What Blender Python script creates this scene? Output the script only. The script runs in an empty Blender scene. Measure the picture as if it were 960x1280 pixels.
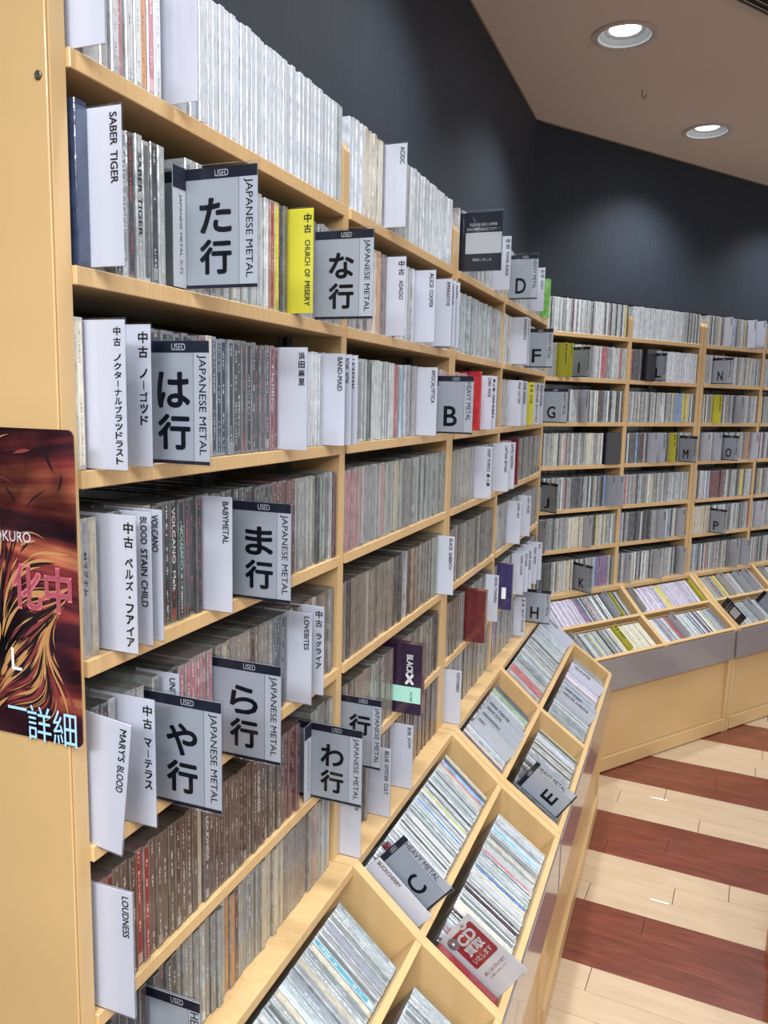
import bpy, math, random
import numpy as np
from mathutils import Matrix, Vector, noise
random.seed(7)
sc = bpy.context.scene
C = bpy.context.collection
H = 1.40                       # eye height above the floor
CEIL = 2.52

# ------------------------------------------------------------------ camera
PITCH, ROLL, FPX = 0.14003, 0.022778, 997.0
cam = bpy.data.cameras.new('camera')
cam.sensor_fit = 'VERTICAL'; cam.sensor_height = 36.0; cam.lens = FPX / 1280 * 36.0
cam.clip_start = 0.02
camo = bpy.data.objects.new('camera', cam); C.objects.link(camo)
R_ = Vector((1, 0, 0)); U_ = Vector((0, math.sin(PITCH), math.cos(PITCH))); F_ = Vector((0, math.cos(PITCH), -math.sin(PITCH)))
cr, sr = math.cos(ROLL), math.sin(ROLL)
right = R_ * cr + U_ * sr; up = U_ * cr - R_ * sr
camo.matrix_world = Matrix(((right.x, up.x, -F_.x, 0), (right.y, up.y, -F_.y, 0), (right.z, up.z, -F_.z, H), (0, 0, 0, 1)))
sc.camera = camo

# ------------------------------------------------------------------ world, exposure
sc.view_settings.view_transform = 'Standard'
sc.view_settings.look = 'None'
sc.view_settings.gamma = 1.0
sc.view_settings.use_curve_mapping = False
sc.view_settings.exposure = 0.08
w = bpy.data.worlds.new('world'); sc.world = w; w.use_nodes = True
w.node_tree.nodes['Background'].inputs[0].default_value = (0.90, 0.93, 1.0, 1)
w.node_tree.nodes['Background'].inputs[1].default_value = 0.50

LIGHT_COL = (0.93, 0.96, 1.0)
# recessed downlights: (x, y); the two in the frame first, last six unseen, added for fill
DOWN = [(0.703, 2.622), (1.29, 3.463), (0.30, 1.70), (-0.02, 0.78), (2.15, 4.02), (-0.4, -0.15),
        (1.6, 1.9), (1.1, 0.8), (2.5, 2.9), (0.6, -0.4), (2.3, 0.9), (3.3, 3.6)]
for i, (x, y) in enumerate(DOWN):
    l = bpy.data.lights.new('downlight_beam', 'SPOT'); l.energy = 52 if i < 6 else 42; l.color = LIGHT_COL
    l.spot_size = math.radians(124); l.spot_blend = 0.85; l.shadow_soft_size = 0.045
    o = bpy.data.objects.new('downlight_beam', l); C.objects.link(o); o.location = (x, y, CEIL - 0.012)
# added fill lights at ceiling height, unseen, behind and beside the camera
for x, y, e in ((1.2, -1.5, 85), (-0.5, -1.7, 85), (3.2, 1.2, 34), (0.35, -0.75, 38)):
    l = bpy.data.lights.new('fill_light', 'AREA'); l.shape = 'RECTANGLE'; l.size = 1.2; l.size_y = 0.6; l.energy = e; l.color = LIGHT_COL
    o = bpy.data.objects.new('fill_light', l); C.objects.link(o); o.location = (x, y, CEIL - 0.03)

# ------------------------------------------------------------------ frames of the two shelf walls
P0 = Vector((-0.254, 0.664, 0)); DL = Vector((0.359, 0.9333, 0)).normalized(); NL = Vector((DL.y, -DL.x, 0))
Q1 = Vector((0.975, 3.275, 0)); DR = Vector((0.836, 0.5487, 0)).normalized(); NR = Vector((DR.y, -DR.x, 0))
ZL = [1.667, 1.502, 1.335, 1.170, 0.998, 0.831, 0.683]
ZR = [1.668, 1.500, 1.329, 1.161, 0.989, 0.830, 0.656]
Zu = Vector((0, 0, 1))

class Frame:
    """a wall run: s along the wall, o out of the shelves towards the shopper, z up"""
    def __init__(s, O, d, n, z): s.O, s.d, s.n, s.z = O, d, n, z
    def p(s, a, o, z): return s.O + s.d * a + s.n * o + Zu * z
    def mat(s, a, o, z, out=None, upv=None):      # local x along, -y out, z up
        out = out or s.n; upv = upv or Zu
        p = s.p(a, o, z); y = -out
        return Matrix(((s.d.x, y.x, upv.x, p.x), (s.d.y, y.y, upv.y, p.y), (s.d.z, y.z, upv.z, p.z), (0, 0, 0, 1)))
FL = Frame(P0, DL, NL, ZL); FR = Frame(Q1, DR, NR, ZR)
# profile of the sloping bins: (o, drop below level 6)
BINP = [(0.030, 0.0), (0.146, 0.100), (0.273, 0.190)]
def bin_axes(F, row):
    (o0, a0), (o1, a1) = BINP[row], BINP[row + 1]
    L = math.hypot(o1 - o0, a1 - a0)
    wv = (F.n * (o1 - o0) - Zu * (a1 - a0)) / L          # down the slope
    nv = (F.n * (a1 - a0) + Zu * (o1 - o0)) / L          # out of the slope
    return wv, nv, L, o0, F.z[6] - a0

# ------------------------------------------------------------------ materials
def mat(name, col=(.8, .8, .8), rough=.5, metal=0, coat=0, spec=.5, emit=None, es=0):
    m = bpy.data.materials.new(name); m.use_nodes = True
    b = m.node_tree.nodes['Principled BSDF']
    b.inputs['Base Color'].default_value = (*col, 1); b.inputs['Roughness'].default_value = rough
    b.inputs['Metallic'].default_value = metal; b.inputs['Coat Weight'].default_value = coat
    b.inputs['Specular IOR Level'].default_value = spec
    if emit: b.inputs['Emission Color'].default_value = (*emit, 1); b.inputs['Emission Strength'].default_value = es
    return m
def N(m, t, **k):
    n = m.node_tree.nodes.new(t)
    for a, b in k.items(): setattr(n, a, b)
    return n
def L(m, a, b): m.node_tree.links.new(a, b)
def P(m): return m.node_tree.nodes['Principled BSDF']
def ramp(m, stops):
    r = N(m, 'ShaderNodeValToRGB'); e = r.color_ramp.elements
    while len(e) < len(stops): e.new(.5)
    for i, (p, c) in enumerate(stops): e[i].position = p; e[i].color = (*c, 1)
    return r
def wood(name, c0, c1, scale=(3, 3, 30), rough=.42, stretch=9, coat=.15):
    m = mat(name, c0, rough, coat=coat)
    tc = N(m, 'ShaderNodeTexCoord'); mp = N(m, 'ShaderNodeMapping'); mp.inputs['Scale'].default_value = scale
    L(m, tc.outputs['Object'], mp.inputs[0])
    n = N(m, 'ShaderNodeTexNoise'); n.inputs['Scale'].default_value = stretch; n.inputs['Detail'].default_value = 7; n.inputs['Distortion'].default_value = .6
    L(m, mp.outputs[0], n.inputs[0])
    n2 = N(m, 'ShaderNodeTexNoise'); n2.inputs['Scale'].default_value = 2.3; n2.inputs['Detail'].default_value = 3
    L(m, tc.outputs['Object'], n2.inputs[0])
    mx = N(m, 'ShaderNodeMath', operation='MULTIPLY_ADD'); mx.inputs[1].default_value = .35; L(m, n2.outputs[0], mx.inputs[0]); 
    ad = N(m, 'ShaderNodeMath', operation='MULTIPLY'); ad.inputs[1].default_value = .65; L(m, n.outputs[0], ad.inputs[0]); L(m, ad.outputs[0], mx.inputs[2])
    r = ramp(m, [(.36, c1), (.62, c0)]); L(m, mx.outputs[0], r.inputs[0]); L(m, r.outputs[0], P(m).inputs['Base Color'])
    b = N(m, 'ShaderNodeBump'); b.inputs['Strength'].default_value = .05; b.inputs['Distance'].default_value = .002
    L(m, n.outputs[0], b.inputs['Height']); L(m, b.outputs[0], P(m).inputs['Normal'])
    return m
M = {}
M['birch'] = wood('birch_veneer', (.60, .40, .19), (.52, .34, .15), (26, 6, 3))
M['birch_edge'] = wood('birch_edge', (.57, .385, .18), (.52, .345, .155), (4, 9, 1.1), stretch=4)
M['birch_panel'] = wood('birch_panel', (.55, .365, .165), (.50, .33, .145), (1.2, 1.2, 3), stretch=2)
M['orange_wood'] = wood('orange_wood', (.50, .22, .06), (.40, .16, .04), (6, 6, 2))
M['laminate'] = mat('grey_laminate', (.22, .20, .205), .18, coat=.5)
def wallpaint():
    m = mat('navy_wall', (.015, .019, .026), .6, spec=.25)
    tc = N(m, 'ShaderNodeTexCoord'); mp = N(m, 'ShaderNodeMapping'); mp.inputs['Scale'].default_value = (14, 14, .8)
    L(m, tc.outputs['Object'], mp.inputs[0])
    n = N(m, 'ShaderNodeTexNoise'); n.inputs['Scale'].default_value = 12; n.inputs['Detail'].default_value = 6; L(m, mp.outputs[0], n.inputs[0])
    r = ramp(m, [(.3, (.017, .023, .033)), (.7, (.025, .032, .045))]); L(m, n.outputs[0], r.inputs[0]); L(m, r.outputs[0], P(m).inputs['Base Color'])
    b = N(m, 'ShaderNodeBump'); b.inputs['Strength'].default_value = .15; b.inputs['Distance'].default_value = .002; L(m, n.outputs[0], b.inputs['Height']); L(m, b.outputs[0], P(m).inputs['Normal'])
    return m
M['navy'] = wallpaint()
def ceilpaint():
    m = mat('ceiling_paint', (.60, .515, .46), .85)
    tc = N(m, 'ShaderNodeTexCoord'); n = N(m, 'ShaderNodeTexNoise'); n.inputs['Scale'].default_value = 90; n.inputs['Detail'].default_value = 5
    L(m, tc.outputs['Object'], n.inputs[0])
    b = N(m, 'ShaderNodeBump'); b.inputs['Strength'].default_value = .25; b.inputs['Distance'].default_value = .004; L(m, n.outputs[0], b.inputs['Height']); L(m, b.outputs[0], P(m).inputs['Normal'])
    return m
M['ceiling'] = ceilpaint()
M['light_plank'] = wood('light_maple_plank', (.54, .41, .275), (.47, .34, .215), (2.2, 22, 8), rough=.33, stretch=2.2, coat=.3)
M['dark_plank'] = wood('dark_red_plank', (.20, .050, .026), (.10, .022, .012), (2.2, 22, 8), rough=.30, stretch=3.4, coat=.3)
M['joint'] = mat('floor_joint', (.16, .09, .05), .8)
M['metal'] = mat('brushed_steel', (.42, .43, .45), .35, metal=.8)
M['slot'] = mat('slot_dark', (.02, .02, .02), .7)
M['white_metal'] = mat('white_enamel', (.42, .46, .48), .35)
M['lamp'] = mat('lamp_disc', (1, 1, 1), .4, emit=(.93, .96, 1), es=9)
M['reflector'] = mat('reflector', (.80, .84, .88), .25, metal=.3)
M['vent'] = mat('vent_enamel', (.50, .44, .39), .5)
M['trim'] = mat('gilt_trim', (.26, .19, .09), .5)
M['screw'] = mat('screw_metal', (.16, .14, .10), .4, metal=.7)
M['ink'] = mat('black_ink', (.015, .017, .022), .5)
M['navyink'] = mat('navy_print', (.012, .015, .030), .6, spec=.2)
M['whiteink'] = mat('white_ink', (.85, .86, .88), .5)
M['card_silver'] = mat('silver_card', (.40, .43, .47), .38)
M['card_silver2'] = mat('silver_card_margin', (.50, .53, .57), .38)
M['card_white'] = mat('white_card', (.70, .71, .77), .45)
M['card_grey'] = mat('grey_white_card', (.62, .63, .66), .45)
M['card_yellow'] = mat('yellow_card', (.78, .72, .06), .45)
M['card_red'] = mat('red_print', (.32, .025, .030), .4)
M['card_paper'] = mat('offwhite_card', (.62, .60, .59), .45)
M['mint'] = mat('mint_label', (.38, .68, .56), .5)
M['pink_ink'] = mat('pink_print', (.62, .15, .20), .45)
M['blue_ink'] = mat('pale_blue_print', (.36, .62, .85), .45)
M['qrgrey'] = mat('grey_print', (.55, .56, .58), .5)
def sleeve():
    m = bpy.data.materials.new('clear_acrylic'); m.use_nodes = True
    nt = m.node_tree; nt.nodes.clear()
    o = nt.nodes.new('ShaderNodeOutputMaterial'); mx = nt.nodes.new('ShaderNodeMixShader'); t = nt.nodes.new('ShaderNodeBsdfTransparent'); g = nt.nodes.new('ShaderNodeBsdfGlossy')
    t.inputs[0].default_value = (.93, .94, .96, 1); g.inputs['Roughness'].default_value = .12; g.inputs[0].default_value = (.95, .97, 1, 1)
    f = nt.nodes.new('ShaderNodeFresnel'); f.inputs[0].default_value = 1.35
    ma = nt.nodes.new('ShaderNodeMath'); ma.operation = 'MULTIPLY_ADD'; ma.inputs[1].default_value = .6; ma.inputs[2].default_value = .02
    nt.links.new(f.outputs[0], ma.inputs[0]); nt.links.new(ma.outputs[0], mx.inputs[0]); nt.links.new(t.outputs[0], mx.inputs[1]); nt.links.new(g.outputs[0], mx.inputs[2]); nt.links.new(mx.outputs[0], o.inputs[0])
    return m
M['sleeve'] = sleeve()
def cd_plastic():
    m = mat('cd_case_plastic', rough=.16, coat=.6, spec=.7)
    a = N(m, 'ShaderNodeAttribute'); a.attribute_name = 'Col'
    tc = N(m, 'ShaderNodeTexCoord')
    n = N(m, 'ShaderNodeTexNoise'); n.inputs['Scale'].default_value = 60; n.inputs['Detail'].default_value = 4; L(m, tc.outputs['Object'], n.inputs[0])
    r = ramp(m, [(.35, (.72, .72, .72)), (.68, (1.25, 1.27, 1.3))]); L(m, n.outputs[0], r.inputs[0])
    mx = N(m, 'ShaderNodeMix', data_type='RGBA', blend_type='MULTIPLY'); mx.inputs[0].default_value = 1
    L(m, a.outputs['Color'], mx.inputs[6]); L(m, r.outputs[0], mx.inputs[7]); L(m, mx.outputs[2], P(m).inputs['Base Color'])
    b = N(m, 'ShaderNodeBump'); b.inputs['Strength'].default_value = .35; b.inputs['Distance'].default_value = .0015
    L(m, n.outputs[0], b.inputs['Height']); L(m, b.outputs[0], P(m).inputs['Normal']); L(m, b.outputs[0], P(m).inputs['Coat Normal'])
    return m
M['cd'] = cd_plastic()
def cd_label():
    # printed spine card behind clear plastic: Col = paper, Ink = lettering, uv = (across, along), z of uv seed in Seed
    m = mat('cd_spine_print', rough=.28, coat=.75, spec=.5)
    a = N(m, 'ShaderNodeAttribute'); a.attribute_name = 'Col'
    k = N(m, 'ShaderNodeAttribute'); k.attribute_name = 'Ink'
    uv = N(m, 'ShaderNodeUVMap'); uv.uv_map = 'uv'
    sx = N(m, 'ShaderNodeSeparateXYZ'); L(m, uv.outputs[0], sx.inputs[0])
    def math_(op, x, y=None, z=None):
        n = N(m, 'ShaderNodeMath', operation=op)
        for i, v in enumerate((x, y, z)):
            if v is None: continue
            if isinstance(v, (int, float)): n.inputs[i].default_value = v
            else: L(m, v, n.inputs[i])
        return n.outputs[0]
    U = math_('FRACT', sx.outputs[0]); seed = math_('FLOOR', sx.outputs[0]); V = sx.outputs[1]
    # glyph-like noise
    cm = N(m, 'ShaderNodeCombineXYZ'); L(m, math_('MULTIPLY', U, 2.6), cm.inputs[0]); L(m, math_('MULTIPLY', V, 70), cm.inputs[1]); L(m, math_('MULTIPLY', seed, 7.31), cm.inputs[2])
    n = N(m, 'ShaderNodeTexNoise'); n.inputs['Scale'].default_value = 1; n.inputs['Detail'].default_value = 1.5; L(m, cm.outputs[0], n.inputs[0])
    g = math_('GREATER_THAN', n.outputs[0], .52)
    band = math_('MULTIPLY', math_('GREATER_THAN', U, .32), math_('LESS_THAN', U, .68))
    # words: slow noise along v
    c2 = N(m, 'ShaderNodeCombineXYZ'); L(m, math_('MULTIPLY', V, 5.5), c2.inputs[1]); L(m, math_('MULTIPLY', seed, 3.77), c2.inputs[2])
    n2 = N(m, 'ShaderNodeTexNoise'); n2.inputs['Scale'].default_value = 1; n2.inputs['Detail'].default_value = 0; L(m, c2.outputs[0], n2.inputs[0])
    wd = math_('GREATER_THAN', n2.outputs[0], .47)
    inkm = math_('MULTIPLY', math_('MULTIPLY', g, band), wd)
    # small block of colour near one end
    blk = math_('MULTIPLY', math_('LESS_THAN', V, .09), math_('GREATER_THAN', math_('FRACT', math_('MULTIPLY', seed, .377)), .72))
    k2 = math_('MAXIMUM', math_('MULTIPLY', inkm, .6), math_('MULTIPLY', blk, .32))
    # faint mottling of the paper
    c3 = N(m, 'ShaderNodeCombineXYZ'); L(m, math_('MULTIPLY', U, 1.5), c3.inputs[0]); L(m, math_('MULTIPLY', V, 9), c3.inputs[1]); L(m, math_('MULTIPLY', seed, 1.7), c3.inputs[2])
    n3 = N(m, 'ShaderNodeTexNoise'); n3.inputs['Scale'].default_value = 1; n3.inputs['Detail'].default_value = 5; L(m, c3.outputs[0], n3.inputs[0])
    r = ramp(m, [(.3, (.82, .82, .82)), (.7, (1.12, 1.12, 1.12))]); L(m, n3.outputs[0], r.inputs[0])
    ml = N(m, 'ShaderNodeMix', data_type='RGBA', blend_type='MULTIPLY'); ml.inputs[0].default_value = 1; L(m, a.outputs['Color'], ml.inputs[6]); L(m, r.outputs[0], ml.inputs[7])
    mx = N(m, 'ShaderNodeMix', data_type='RGBA'); L(m, k2, mx.inputs[0]); L(m, ml.outputs[2], mx.inputs[6]); L(m, k.outputs['Color'], mx.inputs[7])
    L(m, mx.outputs[2], P(m).inputs['Base Color'])
    b = N(m, 'ShaderNodeBump'); b.inputs['Strength'].default_value = .10; b.inputs['Distance'].default_value = .0006; L(m, n3.outputs[0], b.inputs['Height']); L(m, b.outputs[0], P(m).inputs['Coat Normal'])
    return m
M['label'] = cd_label()
def poster_art():
    m = mat('poster_print', rough=.22, coat=.4)
    tc = N(m, 'ShaderNodeTexCoord'); mp = N(m, 'ShaderNodeMapping'); mp.inputs['Rotation'].default_value = (0, .55, 0); mp.inputs['Scale'].default_value = (34, 1, 9)
    L(m, tc.outputs['Object'], mp.inputs[0])
    n = N(m, 'ShaderNodeTexNoise'); n.inputs['Scale'].default_value = 1.3; n.inputs['Detail'].default_value = 6; n.inputs['Distortion'].default_value = 2.2; L(m, mp.outputs[0], n.inputs[0])
    r = ramp(m, [(.30, (.010, .004, .008)), (.44, (.05, .012, .018)), (.52, (.22, .035, .03)), (.60, (.42, .12, .06)), (.68, (.62, .34, .14)), (.80, (.75, .62, .35))]); L(m, n.outputs[0], r.inputs[0])
    n2 = N(m, 'ShaderNodeTexNoise'); n2.inputs['Scale'].default_value = 11; n2.inputs['Detail'].default_value = 2; L(m, tc.outputs['Object'], n2.inputs[0])
    r2 = ramp(m, [(.40, (.10, .08, .08)), (.60, (1, 1, 1))]); L(m, n2.outputs[0], r2.inputs[0])
    mx = N(m, 'ShaderNodeMix', data_type='RGBA', blend_type='MULTIPLY'); mx.inputs[0].default_value = .9; L(m, r.outputs[0], mx.inputs[6]); L(m, r2.outputs[0], mx.inputs[7])
    L(m, mx.outputs[2], P(m).inputs['Base Color'])
    return m
M['poster'] = poster_art()
M['gold'] = mat('gold_print', (.42, .22, .08), .4)
M['art_red'] = mat('dark_red_print', (.20, .035, .035), .4)
M['art_black'] = mat('black_print', (.012, .008, .010), .35)

# ------------------------------------------------------------------ mesh builder
class MB:
    def __init__(s): s.v, s.f, s.m, s.mats, s.col, s.ink, s.uv = [], [], [], [], [], [], []
    def mi(s, name):
        if name not in s.mats: s.mats.append(name)
        return s.mats.index(name)
    def face(s, idx, m, col=(.5, .5, .5), ink=(0, 0, 0), uv=None):
        s.f.append(idx); s.m.append(s.mi(m)); s.col.append(col); s.ink.append(ink); s.uv.append(uv or [(0, 0)] * len(idx))
    def box(s, x0, x1, y0, y1, z0, z1, m, col=(.5, .5, .5), T=None):
        b = len(s.v)
        for z in (z0, z1):
            for x, y in ((x0, y0), (x1, y0), (x1, y1), (x0, y1)):
                p = Vector((x, y, z)); s.v.append(tuple(T @ p) if T else tuple(p))
        for q in ((0, 3, 2, 1), (4, 5, 6, 7), (0, 1, 5, 4), (1, 2, 6, 5), (2, 3, 7, 6), (3, 0, 4, 7)): s.face([b + i for i in q], m, col)
    def prism(s, poly, a0, a1, fn, m, col=(.5, .5, .5)):
        """poly (p,q) extruded a0..a1; fn(a,p,q) gives the point"""
        b = len(s.v); n = len(poly)
        for a in (a0, a1):
            for p, q in poly: s.v.append(tuple(fn(a, p, q)))
        s.face([b + i for i in range(n)][::-1], m, col); s.face([b + n + i for i in range(n)], m, col)
        for i in range(n): s.face([b + i, b + (i + 1) % n, b + n + (i + 1) % n, b + n + i], m, col)
    def lathe(s, prof, m, seg=32, c=(0, 0, 0)):
        b = len(s.v)
        for r, z in prof:
            for k in range(seg): a = 2 * math.pi * k / seg; s.v.append((c[0] + r * math.cos(a), c[1] + r * math.sin(a), c[2] + z))
        for i in range(len(prof) - 1):
            for k in range(seg): s.face([b + i * seg + k, b + i * seg + (k + 1) % seg, b + (i + 1) * seg + (k + 1) % seg, b + (i + 1) * seg + k], m)
    def mesh(s, name, bevel=0, fix=False):
        me = bpy.data.meshes.new(name); me.from_pydata(s.v, [], s.f)
        for n in s.mats: me.materials.append(M[n])
        me.polygons.foreach_set('material_index', s.m)
        if 'cd' in s.mats or 'label' in s.mats:
            c = me.color_attributes.new('Col', 'FLOAT_COLOR', 'CORNER'); k = me.color_attributes.new('Ink', 'FLOAT_COLOR', 'CORNER'); u = me.uv_layers.new(name='uv')
            A, B, D = [], [], []
            for f, cc, kk, uu in zip(s.f, s.col, s.ink, s.uv):
                for t in range(len(f)): A.extend((*cc, 1)); B.extend((*kk, 1)); D.extend(uu[t])
            c.data.foreach_set('color', A); k.data.foreach_set('color', B); u.data.foreach_set('uv', D)
        me.update()
        return me
    def build(s, name, parent=None, matrix=None, bevel=0, **props):
        return place(name, s.mesh(name), parent, matrix, bevel, **props)

def place(name, data, parent=None, matrix=None, bevel=0, **props):
    o = bpy.data.objects.new(name, data); C.objects.link(o)
    if parent is not None: o.parent = parent
    if matrix is not None: o.matrix_local = matrix
    if bevel:
        b = o.modifiers.new('bevel', 'BEVEL'); b.width = bevel; b.segments = 1; b.limit_method = 'ANGLE'
    for k, v in props.items(): o[k] = v
    return o
def thing(name, label, cat, matrix=None, group=None):
    o = place(name, None, None, matrix); o.empty_display_size = .03
    o['label'] = label; o['category'] = cat
    if group: o['group'] = group
    return o
def T3(x, y, z): return Matrix.Translation((x, y, z))

# ------------------------------------------------------------------ lettering
_tc = {}
def glyphs(text, bold=.0, spacing=1.0, line=1.0):
    key = (text, bold, spacing, line)
    if key in _tc: return _tc[key]
    c = bpy.data.curves.new('lettering', 'FONT'); c.body = text; c.offset = bold; c.align_x = 'CENTER'; c.space_character = spacing; c.space_line = line; c.resolution_u = 3
    o = bpy.data.objects.new('lettering', c); C.objects.link(o)
    dg = bpy.context.evaluated_depsgraph_get(); me = bpy.data.meshes.new_from_object(o.evaluated_get(dg))
    v = np.empty(len(me.vertices) * 3); me.vertices.foreach_get('co', v); v = v.reshape(-1, 3)[:, :2]
    f = [tuple(p.vertices) for p in me.polygons]
    bpy.data.objects.remove(o); bpy.data.curves.remove(c); bpy.data.meshes.remove(me)
    lo, hi = v.min(0), v.max(0); v = v - (lo + hi) / 2
    _tc[key] = (v, f, hi - lo); return _tc[key]
def heavy(mb, text, m, centre, w_, h_, fn, wt):
    for k in range(8):
        a = k * math.pi / 4
        add_text(mb, text, m, (centre[0] + wt * math.cos(a), centre[1] + wt * math.sin(a)), w_, h_, fn, bold=0)
def add_text(mb, text, m, centre, w_, h_, fn, rot=0, bold=.02, line=1.0, keep=False, spacing=1.0):
    """fit the text into w_ x h_ (its own reading frame), rot 1 = turned a quarter clockwise; fn maps (x,y) to 3D"""
    if bold > .004:
        sz = glyphs(text)[2]; wt = bold * .55 * min(w_ / sz[0], h_ / sz[1])
        for ox, oy in ((-wt, -wt), (wt, -wt), (-wt, wt), (wt, wt)): add_text(mb, text, m, (centre[0] + ox, centre[1] + oy), w_ - wt, h_ - wt, fn, rot, 0)
        return
    v, f, sz = glyphs(text, 0, spacing, line)
    sx, sy = w_ / sz[0], h_ / sz[1]
    if keep: sx = sy = min(sx, sy)
    b = len(mb.v)
    for x, y in v:
        x, y = x * sx, y * sy
        if rot == 1: x, y = y, -x
        elif rot == -1: x, y = -y, x
        mb.v.append(tuple(fn(centre[0] + x, centre[1] + y)))
    for q in f: mb.face([b + i for i in q], m)

# ------------------------------------------------------------------ the setting
def struct(name, mb, **k): return mb.build(name, kind='structure', **k)
# floor: base slab and planks laid on it
fa = math.radians(-25.4); fe = Vector((math.cos(fa), math.sin(fa), 0)); fq = Vector((-fe.y, fe.x, 0))
Tf = Matrix(((fe.x, fq.x, 0, 0), (fe.y, fq.y, 0, 0), (0, 0, 1, 0), (0, 0, 0, 1)))
mb = MB(); mb.box(-4.5, 4.5, -4, 7, -.10, -.006, 'joint'); floor = struct('floor', mb)
JO = {-1: -.288, 2: -.195, 4: -.135, 5: .009, 6: -.36, 7: -.182, 9: -.10, 10: -.377, 11: -.227, 15: .066}
PW, PL = .0899, .91
plank_mesh = {}
rnd = random.Random(3)
for k in range(-9, 27):
    dark = (k % 6) < 3
    j = JO.get(k, rnd.uniform(-.45, .45))
    a = j - 3 * PL
    if k % 6 in (0, 1, 2): dark = True
    while a < 2.2:
        b_ = a + PL
        c = fe * ((a + b_) / 2) + fq * (1.886 + PW * (k + .5))
        # keep what the frame can show of the aisle
        sL = (c - P0).dot(NL); sR = (c - Q1).dot(NR)
        if sL > -.75 and sR > -.6 and -1.6 < a < 1.9 and 0.7 < c.y < 5.0:
            key = ('dark' if dark else 'light', rnd.randrange(3))
            if key not in plank_mesh:
                q = MB(); g = .0006 if dark else .0009
                x0, x1, y0, y1 = -PL / 2 + g, PL / 2 - g, -PW / 2 + g, PW / 2 - g; e = .0007
                q.v = [(x0, y0, -.006), (x1, y0, -.006), (x1, y1, -.006), (x0, y1, -.006), (x0, y0, -e), (x1, y0, -e), (x1, y1, -e), (x0, y1, -e), (x0 + e, y0 + e, 0), (x1 - e, y0 + e, 0), (x1 - e, y1 - e, 0), (x0 + e, y1 - e, 0)]
                for t in range(4):
                    u = (t + 1) % 4
                    q.face([t, u, 4 + u, 4 + t], key[0] + '_plank'); q.face([4 + t, 4 + u, 8 + u, 8 + t], key[0] + '_plank')
                q.face([8, 9, 10, 11], key[0] + '_plank')
                plank_mesh[key] = q.mesh('plank')
            place('plank', plank_mesh[key], floor, Tf @ T3((a + b_) / 2, 1.886 + PW * (k + .5), 0))
        a = b_
# walls
SC = 2.805     # corner of the two walls along the left run
mb = MB(); f2 = lambda a, o, z: FL.p(a, o, z)
mb.prism([(-.315, 0), (-.315, 1.640), (-.200, 1.640), (-.200, CEIL), (-.45, CEIL), (-.45, 0)], -2.6, SC + .05, lambda a, p, q: FL.p(a, p, q), 'navy')
struct('wall_left', mb)
sc0 = (Vector((.565, 3.355, 0)) - Q1).dot(DR)
mb = MB(); mb.prism([(-.30, 1.85), (-.30, CEIL), (-.50, CEIL), (-.50, 0), (-.36, 0), (-.36, 1.85)], sc0 - .02, 2.6, lambda a, p, q: FR.p(a, p, q), 'navy')
struct('wall_right', mb)
mb = MB(); mb.box(-4.5, 4.5, -4, 7, CEIL + .09, CEIL + .16, 'ceiling')
hx = sorted(DOWN[:2], key=lambda p: p[1]); HS = .12; RO = .0865
def flat(x0, x1, y0, y1):
    b = len(mb.v); mb.v += [(x0, y0, CEIL), (x0, y1, CEIL), (x1, y1, CEIL), (x1, y0, CEIL)]; mb.face([b, b + 1, b + 2, b + 3], 'ceiling')
yb = -4
for x, y in hx:
    flat(-4.5, 4.5, yb, y - HS); flat(-4.5, x - HS, y - HS, y + HS); flat(x + HS, 4.5, y - HS, y + HS); yb = y + HS
    n = 32; b = len(mb.v)
    for k in range(n):
        a = 2 * math.pi * k / n; c_, s_ = math.cos(a), math.sin(a); t_ = HS / max(abs(c_), abs(s_))
        mb.v.append((x + RO * c_, y + RO * s_, CEIL)); mb.v.append((x + t_ * c_, y + t_ * s_, CEIL))
    for k in range(n):
        u = (k + 1) % n; mb.face([b + 2 * k, b + 2 * u, b + 2 * u + 1, b + 2 * k + 1], 'ceiling')
flat(-4.5, 4.5, yb, 7)
ceiling = struct('ceiling', mb)
mb = MB(); mb.prism([(-.200, CEIL - .004), (-.196, CEIL - .004), (-.196, CEIL), (-.200, CEIL)], -2.6, SC - .05, lambda a, p, q: FL.p(a, p, q), 'trim'); struct('trim_1', mb)
mb = MB(); mb.prism([(-.300, CEIL - .004), (-.296, CEIL - .004), (-.296, CEIL), (-.300, CEIL)], sc0 + .04, 2.6, lambda a, p, q: FR.p(a, p, q), 'trim'); struct('trim_2', mb)

# ceiling fixtures
names = ['downlight nearer the left wall, larger of the two in view', 'downlight nearer the far right wall, smaller of the two in view']
for i, (x, y) in enumerate(DOWN[:2]):
    t = thing('downlight', 'round white recessed ' + names[i], 'light', T3(x, y, CEIL), 'recessed downlights')
    q = MB(); q.lathe([(.0985, -.0005), (.0985, -.004), (.085, -.006), (.084, -.001)], 'vent'); q.build('trim_ring', t)
    q = MB(); q.lathe([(.084, -.004), (.080, -.0045), (.077, .001), (.062, .012), (.046, .018)], 'white_metal'); q.build('reflector', t)
    q = MB(); q.lathe([(.0465, .018), (.0450, .0155), (.0001, .0150)], 'lamp'); q.build('lamp_disc', t)
for x, y in DOWN[2:]:
    pass
t = thing('ceiling_vent', 'beige square air vent grille in the ceiling corner above right', 'vent',
          Matrix(((DR.x, NR.x, 0, 1.092), (DR.y, NR.y, 0, 2.512), (0, 0, 1, CEIL), (0, 0, 0, 1))))
q = MB()
for a in ((-.45, 0, 0, .022), (-.45, 0, .428, .45), (-.45, -.428, .022, .428), (-.022, 0, .022, .428)): q.box(a[0], a[1], a[2], a[3], -.005, -.0005, 'vent')
q.build('vent_frame', t)
q = MB(); q.box(-.428, -.022, .022, .428, -.0015, -.0005, 'slot'); q.build('backing', t)
sl = None
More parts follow.
